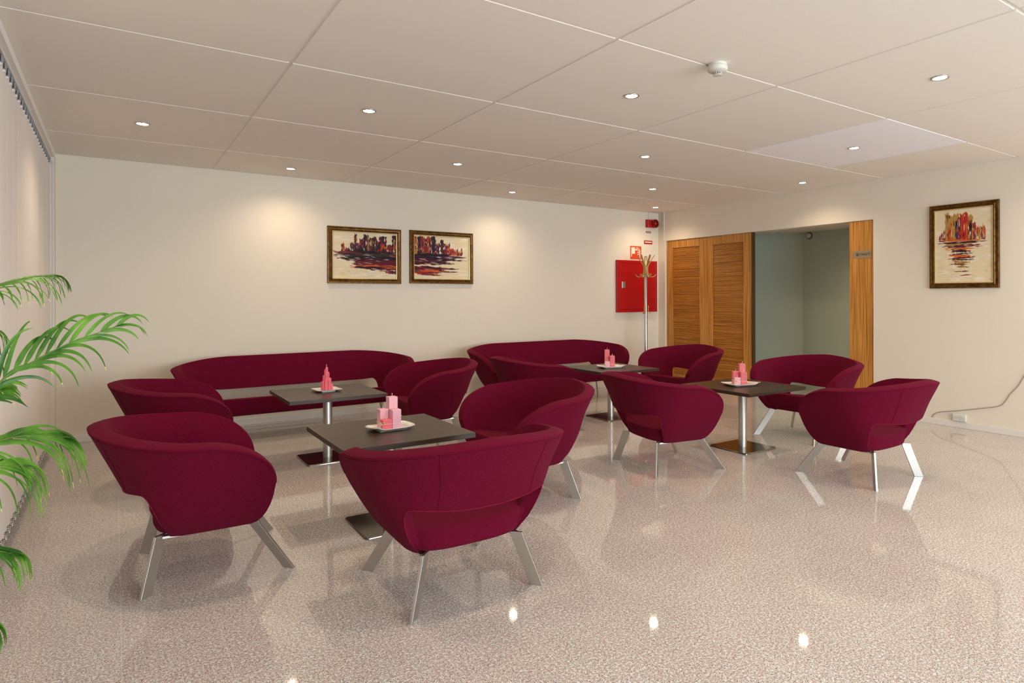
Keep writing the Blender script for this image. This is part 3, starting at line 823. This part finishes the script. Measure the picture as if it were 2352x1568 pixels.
# two small red plates
t = thing('small_sign', 'small dark red text plate right under the siren', 'sign', (6.270, YB, 2.155))
m = MB(); m.box(0, -.003, 0, .092, 0, .026); m.build('sign_board', mat('sign_dark_red', (120, 24, 20), .5), t)
m = MB()
for k in range(9): m.box(.010+.0082*k, -.0036, .008, .0155+.0082*k, -.003, .018)
m.build('lettering', M_signw, t)
t = thing('small_sign', 'small red sign with a pale bar, below the siren plate', 'sign', (6.232, YB, 1.995))
m = MB(); m.box(0, -.003, 0, .158, 0, .052); m.build('sign_board', M_red, t)
m = MB(); m.box(.014, -.0036, .020, .144, -.003, .036); m.build('lettering', M_signw, t)
# siren
t = thing('fire_alarm_siren', 'dark red fire alarm siren near the far corner of the ceiling', 'alarm', (6.258, YB, 2.232))
m = MB(); m.box(0, -.055, 0, .125, 0, .112); m.build('housing', M_red, t, bevel=.006)
m = MB(); m.lathe([(.062, -.02), (.062, -.075), (.056, -.082), (.045, -.078), (.04, -.062), (.012, -.060)], c=(.135, 0, .058), axis='y', n=32); hn = m.build('horn', M_dred, t, smooth='auto')
m = MB(); m.lathe([(.024, -.058), (.022, -.072), (.012, -.080), (.001, -.082)], c=(.135, 0, .058), axis='y', n=24); m.build('flash_lens', M_lens, t, smooth=True)
m = MB(); m.box(.050, -.012, .115, .068, 0, ZC-2.232); m.build('conduit', M_base, t)
# toilet sign on the oak jamb
SX = XR+.012
t = thing('toilet_sign', 'brushed metal TOALETT sign with two figures on the oak jamb', 'sign', (SX, 3.872, 1.642))
m = MB(); m.box(-.003, -.205, 0, 0, 0, .078); m.build('sign_plate', mat('brushed_sign', (170, 150, 120), .4, metal=.5), t)
M_ink = mat('sign_ink', (40, 32, 26), .6)
cu = bpy.data.curves.new('lettering', 'FONT'); cu.body = 'TOALETT'; cu.size = .036; cu.extrude = .0006; cu.align_x = 'LEFT'
tx = link(bpy.data.objects.new('lettering_src', cu)); bpy.context.view_layer.update()
dg = bpy.context.evaluated_depsgraph_get(); me = bpy.data.meshes.new_from_object(tx.evaluated_get(dg))
bpy.data.objects.remove(tx); me.materials.clear(); me.materials.append(M_ink)
lt = link(bpy.data.objects.new('lettering', me)); lt.parent = t
lt.matrix_local = Matrix.Translation((-.0036, -.071, .027)) @ Matrix.Rotation(-PI/2, 4, 'Z') @ Matrix.Rotation(PI/2, 4, 'X') @ Matrix.Diagonal((.80, 1, 1, 1))
for k in range(2):
    m = MB(); yc = -.045 - .015*k
    m.lathe([(.0035, -.0042), (.0035, -.003)], c=(0, yc, .054), axis='x', n=12)
    if k == 0: m.box(-.0042, yc-.0045, .032, -.003, yc+.0045, .049); m.box(-.0042, yc-.0035, .020, -.003, yc-.0008, .033); m.box(-.0042, yc+.0008, .020, -.003, yc+.0035, .033)
    else:
        m.rings([[(-.0042, yc-.002, .049), (-.0042, yc+.002, .049), (-.0042, yc+.006, .030), (-.0042, yc-.006, .030)], [(-.003, yc-.002, .049), (-.003, yc+.002, .049), (-.003, yc+.006, .030), (-.003, yc-.006, .030)]])
        m.box(-.0042, yc-.003, .020, -.003, yc+.003, .031)
    m.build('pictogram', M_ink, t)
# round valve high on the corridor wall
t = thing('air_valve', 'round white air valve high on the teal corridor wall', 'vent', (CXw, 5.105, 2.042))
m = MB(); m.lathe([(.048, 0), (.048, -.012), (.044, -.018), (.036, -.016)], axis='x'); m.build('ring', M_grey, t, smooth='auto')
m = MB(); m.lathe([(.034, -.010), (.033, -.024), (.001, -.027)], axis='x'); m.build('disc', M_white, t, smooth='auto')

# ---------------------------------------------------------------- coat stand
t = thing('coat_stand', 'metal coat stand with pale wooden hooks before the red cabinet', 'coat stand', (5.885, 6.455, 0))
m = MB(); m.lathe([(.022, .02), (.022, 1.775), (.018, 1.785), (.001, 1.787)], n=24); m.build('pole', M_chrome, t, smooth='auto')
m = MB(); m.lathe([(.17, 0), (.17, .015), (.15, .024), (.03, .034), (.023, .045)], n=40); m.build('base', M_chrome, t, smooth='auto')
for k in range(6):
    a = math.radians(60*k + 17); d = Vector((math.cos(a), math.sin(a), 0)); s_ = Vector((-d.y, d.x, 0))
    m = MB()
    path = [(.120, 1.800), (.085, 1.745), (.050, 1.690), (.028, 1.650), (.025, 1.600), (.030, 1.560), (.050, 1.520), (.085, 1.502), (.115, 1.512), (.138, 1.540)]
    rings = []
    for i, (r, z) in enumerate(path):
        q0 = path[max(i-1, 0)]; q1 = path[min(i+1, len(path)-1)]; tv = Vector((q1[0]-q0[0], q1[1]-q0[1])).normalized(); nv = Vector((-tv.y, tv.x))
        p = d*r + Vector((0,0,z)); nn = d*nv.x + Vector((0,0,nv.y))
        hw, ht = .010, .0055
        rings.append([tuple(p+s_*hw*x+nn*ht*y) for x, y in ((-1,-1),(1,-1),(1,1),(-1,1))])
    m.rings(rings); m.build('hook', M_brass, t, bevel=.002)
for k in range(3):
    a = math.radians(120*k + 77); d = Vector((math.cos(a), math.sin(a), 0)); s_ = Vector((-d.y, d.x, 0)); m = MB(); rings = []
    for r, z in ((.034, 1.120), (.032, 1.055), (.034, 1.025), (.056, 1.012), (.070, 1.020)):
        p = d*r+Vector((0,0,z)); rings.append([tuple(p+s_*.009*x+(d*.004 if z > 1.03 else Vector((0,0,.004)))*y) for x, y in ((-1,-1),(1,-1),(1,1),(-1,1))])
    m.rings(rings); m.build('small_hook', M_brass, t)

# ---------------------------------------------------------------- smoke detector
t = thing('smoke_detector', 'white round smoke detector on the ceiling seam', 'smoke detector', (2.595, 2.290, ZC))
m = MB(); m.lathe([(.048, 0), (.048, -.012), (.050, -.013)], n=40); m.build('mount', M_white, t, smooth='auto')
m = MB(); m.lathe([(.044, -.013), (.052, -.0145), (.053, -.020), (.052, -.033), (.048, -.038), (.022, -.044)], n=48); m.build('body', M_white, t, smooth='auto')
m = MB(); m.lathe([(.019, -.043), (.019, -.057)], n=24); m.build('sensor_core', M_black, t, smooth='auto')
m = MB()
for k in range(12):
    a = 2*PI*k/12; m.box(.0205*math.cos(a)-.0016, .0205*math.sin(a)-.0016, -.059, .0205*math.cos(a)+.0016, .0205*math.sin(a)+.0016, -.042)
m.lathe([(.0225, -.057), (.023, -.061), (.001, -.0625)], n=32)
for z in (-.047, -.0525): m.tube([(.0208*math.cos(2*PI*k/24), .0208*math.sin(2*PI*k/24), z) for k in range(24)], .0007, 4, closed=True)
m.build('cage', M_white, t, smooth='auto')

# ---------------------------------------------------------------- outlet and cable on the right wall
t = thing('power_outlet', 'cream double power socket at the skirting of the right wall', 'socket', (XR, 2.745, .062))
m = MB(); m.box(-.030, 0, .0, 0, .118, .068); m.build('cover', M_white, t, bevel=.007)
for k in range(2):
    m = MB(); yc = .036+.044*k
    m.lathe([(.0185, -.032), (.0185, -.0295), (.015, -.024), (.001, -.024)], c=(0, yc, .036), axis='x', n=28); so = m.build('socket', M_white, t, smooth='auto')
    m = MB()
    for s_ in (-1, 1): m.lathe([(.0028, -.0325), (.0028, -.023)], c=(0, yc+s_*.009, .036), axis='x', n=10)
    m.build('pin_hole', M_black, so)
pts = [(3.052,.060),(3.046,.085),(3.020,.108),(2.960,.130),(2.826,.157),(2.605,.213),(2.50,.240),(2.458,.262),(2.43,.30),(2.396,.365),(2.36,.41),(2.33,.45),(2.31,.49),(2.29,.53),(2.25,.60),(2.20,.72),(2.18,.86)]
m = MB(); m.tube([(XR-.006, y, z) for y, z in pts], .0033, 7)
tag(m.build('cable', M_cord, None, smooth=True), 'thin grey cable running loosely up the right wall from the skirting', 'cable')

# ---------------------------------------------------------------- vertical blinds on the left
BX = XL-.045
t = thing('vertical_blind', 'closed white vertical blind covering the left window wall', 'blind', (BX, 3.6, 0))
m = MB(); m.box(-.022, -4.6, 2.386, .022, 3.16, 2.406); m.build('head_rail', M_sill, t)
sw, st = .127, .118
nsl = 65
def slat_mesh():
    m = MB(); N = 6; pr = []
    for k in range(N+1):
        f = -1+2*k/N; pr.append((.004*(1-f*f), f*sw/2))
    ring = [(x+.0004, y) for x, y in pr] + [(x-.0004, y) for x, y in reversed(pr)]
    m.rings([[(x, y, .090) for x, y in ring], [(x, y, 2.348) for x, y in ring]]); return m
s0 = slat_mesh().build('slat', M_slat, t, smooth='auto')
hm = MB(); hm.box(-.004, -.034, 2.352, .014, .004, 2.386, 2); hm.box(-.004, .004, 2.350, .014, .034, 2.384); hm.box(-.002, -.003, 2.340, .004, .003, 2.387); hm.box(.004, .014, 2.338, .012, .030, 2.356, 1)  # black block puts the dark gap between carriers into the colour
h0 = hm.build('hanger_with_gap', [mat('hanger_grey', (150, 160, 170), .5), M_bead, M_black], s0)
for k in range(nsl):
    o = s0 if k == 0 else copy_tree(s0, t)
    o.location = (0, 3.10-st*k, 0); o.rotation_euler = (0, 0, math.radians(-10 + rnd.uniform(-2.5, 2.5)))
m = MB()
for k in range(nsl-1):
    ya = 3.10-st*k-.03; 
    for q in range(14):
        f = q/13; m.lathe([(.0001, -.0028), (.0026, 0), (.0001, .0028)], c=(.012, ya-f*(st-.03), .090-.042*math.sin(PI*f)), n=6)
ch = m.build('bead_chain', M_bead, t); ch['kind'] = 'stuff'
m = MB(); m.tube([(.030, 3.155, 2.37), (.031, 3.157, 1.6), (.030, 3.155, .93)], .0018, 6); m.tube([(.036, 3.150, 2.37), (.037, 3.150, 1.6), (.034, 3.152, .93)], .0018, 6); m.lathe([(.002, .93), (.008, .915), (.009, .87), (.002, .86)], c=(.032, 3.154, 0), n=12)
m.build('pull_cord', M_bead, t, smooth='auto')

# ---------------------------------------------------------------- palm
def ray(px, py):
    u = (px-CX)/F; v = (CY-py)/F
    c, s = math.cos(YAW), math.sin(YAW)
    return Vector((c*u+s, -s*u+c, v))
def P(px, py, depth):      # point of the palm measured at a given distance from the camera plane
    return Vector((0,0,HC)) + ray(px, py)*depth
palm = thing('potted_palm', 'green feathery palm reaching in from the left in front of the blinds', 'plant', (-.285, 1.62, 0))
inv = Vector((-.285, 1.62, 0))
m = MB(); m.lathe([(.085, 0), (.105, .02), (.118, .22), (.122, .23), (.122, .25), (.112, .25), (.108, .22), (.0001, .22)], n=36); m.build('pot', M_pot, palm, smooth='auto')
m = MB(); m.lathe([(.107, .221), (.05, .228), (.001, .23)], n=24); m.build('soil', M_soil, palm, smooth=True)
def bez(p, n):
    """Catmull-Rom through points"""
    out = []; p = [p[0]*2-p[1]] + p + [p[-1]*2-p[-2]]
    seg = len(p)-3
    for k in range(n+1):
        t_ = k/n*seg; i = min(int(t_), seg-1); f = t_-i
        a, b2, c, d = p[i], p[i+1], p[i+2], p[i+3]
        out.append(((b2*2)+(c-a)*f+(a*2-b2*5+c*4-d)*f*f+(b2*3-a-c*3+d)*f**3)*.5)
    return out
def blade(m, root, d0, length, width, droop, nrm, twist=0, n=15, tipc=True):
    """leaf blade starting at root in direction d0, drooping under gravity"""
    p = root.copy(); d = d0.normalized(); pts = [p.copy()]; ds = [d.copy()]
    for k in range(n):
        d = (d + Vector((0,0,-1))*droop*(k+1)/n).normalized(); p = p + d*length/n; pts.append(p.copy()); ds.append(d.copy())
    base = len(m.v); vs_ = []; 
    for k, (q, dd) in enumerate(zip(pts, ds)):
        f = k/n; w = width*.5*min(1, (f*5+.25))*(1-f)**.55 if f < 1 else .0003
        side = dd.cross(nrm)
        if side.length < 1e-3: side = dd.cross(Vector((0,1,0)))
        side.normalize(); upn = side.cross(dd).normalized()
        vs_ += [q - side*w + upn*w*.35, q, q + side*w + upn*w*.35]
    fs = []; 
    n0 = len(m.v); m.v += [tuple(v-inv) for v in vs_]
    for k in range(n):
        mi = 1 if (tipc and k >= n-1 and int(root.x*9173) % 3 == 0) else 0
        for a in (0, 1): m.f.append([n0+3*k+a, n0+3*k+a+1, n0+3*(k+1)+a+1, n0+3*(k+1)+a]); m.m.append(mi)
def frond(pixels, depths, spec, r0=.004, seed=1, stem_from=None):
    """pixels: midrib points on the photo with distances; spec: list of (t, side, length, width, droop, fan angle)"""
    rr = random.Random(seed)
    pts = [P(px, py, d) for (px, py), d in zip(pixels, depths)]
    if stem_from is not None: pts = [stem_from] + pts
    c = bez(pts, 40)
    m = MB(); m.tube([p-inv for p in c], [r0*(1-.8*k/40) for k in range(41)], 6); st_ = m.build('frond', M_stem, palm, smooth=True)
    lm = MB(); n = spec['n']; t0, t1 = spec['t0'], spec['t1']
    for k in range(n):
        t_ = t0+(t1-t0)*k/(n-1); i = min(39, int(t_*40)); p = c[i].lerp(c[i+1], t_*40-i); d = (c[min(40, i+2)]-c[max(0, i-1)]).normalized()
        f = k/(n-1)
        for sd in (1, -1):
            L = spec['len']*(math.sin(PI*(.25+.6*f))**.8)*rr.uniform(.85, 1.1)*(spec['up'] if sd > 0 else spec['dn'])
            out = (Vector(spec['plane'])*sd).normalized()
            ang = (spec['ang'] if sd > 0 else spec.get('adn', spec['ang']))*(1-.5*f)*rr.uniform(.9, 1.1)
            dd = d*math.cos(ang)+out*math.sin(ang) + Vector((rr.uniform(-.05,.05), rr.uniform(-.08,.08), rr.uniform(0,.08)))
            nr = d.cross(out)
            blade(lm, p, dd, L, spec['w']*rr.uniform(.8, 1.1), spec['droop']*rr.uniform(.7, 1.3), nr)
    # terminal leaflets
    for a in (-.16, 0, .12):
        blade(lm, c[39], (c[40]-c[37]).normalized()+Vector((0, a, a*.5)), spec['len']*.55, spec['w']*.8, spec['droop'], Vector((0,0,1)))
    lm.build('leaflets', [M_leaf, M_tip], st_, smooth=True)
base = Vector((-.285, 1.62, .24))
# bright main frond pointing right
frond([(-60, 1000), (0, 875), (75, 828), (160, 785), (275, 744)], [1.55, 1.62, 1.70, 1.80, 1.92], dict(n=11, t0=.36, t1=.985, len=.20, w=.0140, up=1.1, dn=.95, ang=.85, adn=.22, droop=.24, plane=(-.25, .15, 1)), .004, 2, base)
# upper frond
frond([(-160, 740), (-80, 690), (0, 652), (70, 634), (130, 630)], [1.50, 1.56, 1.64, 1.72, 1.80], dict(n=14, t0=.45, t1=.97, len=.14, w=.011, up=.9, dn=1.0, ang=.45, droop=.35, plane=(-.1, .9, .35)), .004, 3, base)
# middle fan of long dark leaves
frond([(-130, 1060), (-60, 1030), (20, 1003), (90, 996), (150, 1004)], [1.45, 1.50, 1.58, 1.66, 1.74], dict(n=13, t0=.36, t1=.97, len=.24, w=.0125, up=1.0, dn=1.0, ang=.38, droop=.30, plane=(-.05, .75, .6)), .004, 5, base)
frond([(-140, 1110), (-80, 1085), (-10, 1068), (50, 1066)], [1.40, 1.45, 1.52, 1.58], dict(n=10, t0=.40, t1=.97, len=.22, w=.010, up=1.0, dn=1.0, ang=.45, droop=.42, plane=(-.05, .7, .6)), .0035, 8, base)
# thin young frond behind the bright one and one broad dark blade pair
frond([(-140, 860), (-90, 800), (-40, 770), (0, 760)], [1.60, 1.66, 1.72, 1.80], dict(n=8, t0=.42, t1=.97, len=.16, w=.0055, up=1.0, dn=1.0, ang=.7, droop=.6, plane=(.1, .5, .8)), .003, 9, base)
frond([(-140, 960), (-90, 925), (-40, 905), (0, 892)], [1.50, 1.55, 1.60, 1.66], dict(n=6, t0=.55, t1=.99, len=.16, w=.015, up=1.0, dn=.9, ang=.30, droop=.14, plane=(-.1, .5, .8)), .003, 21, base)
# lower fronds
frond([(-130, 1275), (-70, 1262), (-5, 1262), (45, 1272)], [1.38, 1.42, 1.48, 1.54], dict(n=9, t0=.38, t1=.96, len=.16, w=.0105, up=1.0, dn=.9, ang=.38, droop=.38, plane=(0, .7, .6)), .0035, 12, base)
frond([(-140, 1410), (-80, 1414), (-20, 1428)], [1.34, 1.38, 1.42], dict(n=6, t0=.45, t1=.95, len=.13, w=.010, up=1.0, dn=1.0, ang=.4, droop=.4, plane=(0, .7, .6)), .003, 14, base)
# fronds out of the picture on the other side, giving the plant its body
for k, (a, z, L) in enumerate(((190, 1.25, .28), (250, 1.45, .34), (300, 1.2, .4), (110, 1.4, .25), (275, .95, .38))):
    a = math.radians(a); d = Vector((math.cos(a)*.25, math.sin(a), 0))
    pts = [base, base+Vector((0,0,(z-.24)*.5))+d*.05, base+Vector((0,0,z-.24))+d*L*.4, base+Vector((0,0,z-.20))+d*L*.8, base+Vector((0,0,z-.32))+d*L*1.2]
    c = bez(pts, 40); m = MB(); m.tube([p-inv for p in c], [.004*(1-.8*q/40) for q in range(41)], 6); so = m.build('frond', M_stem, palm, smooth=True)
    lm = MB(); rr = random.Random(k)
    for q in range(11):
        i = 18+q*2; p = c[i]; dd = (c[min(40,i+1)]-c[i-1]).normalized(); sv = dd.cross(Vector((0,0,1))).normalized()
        if abs(sv.x) > .5: sv = (sv*.45 + Vector((0,0,.6))).normalized()
        for sd in (1, -1): blade(lm, p, dd*.6+sv*sd*.7+Vector((0,0,.15)), .08 if abs(sv.x) > .3 else .16, .013, .4, Vector((0,0,1)))
    lm.build('leaflets', [M_leaf, M_tip], so, smooth=True)
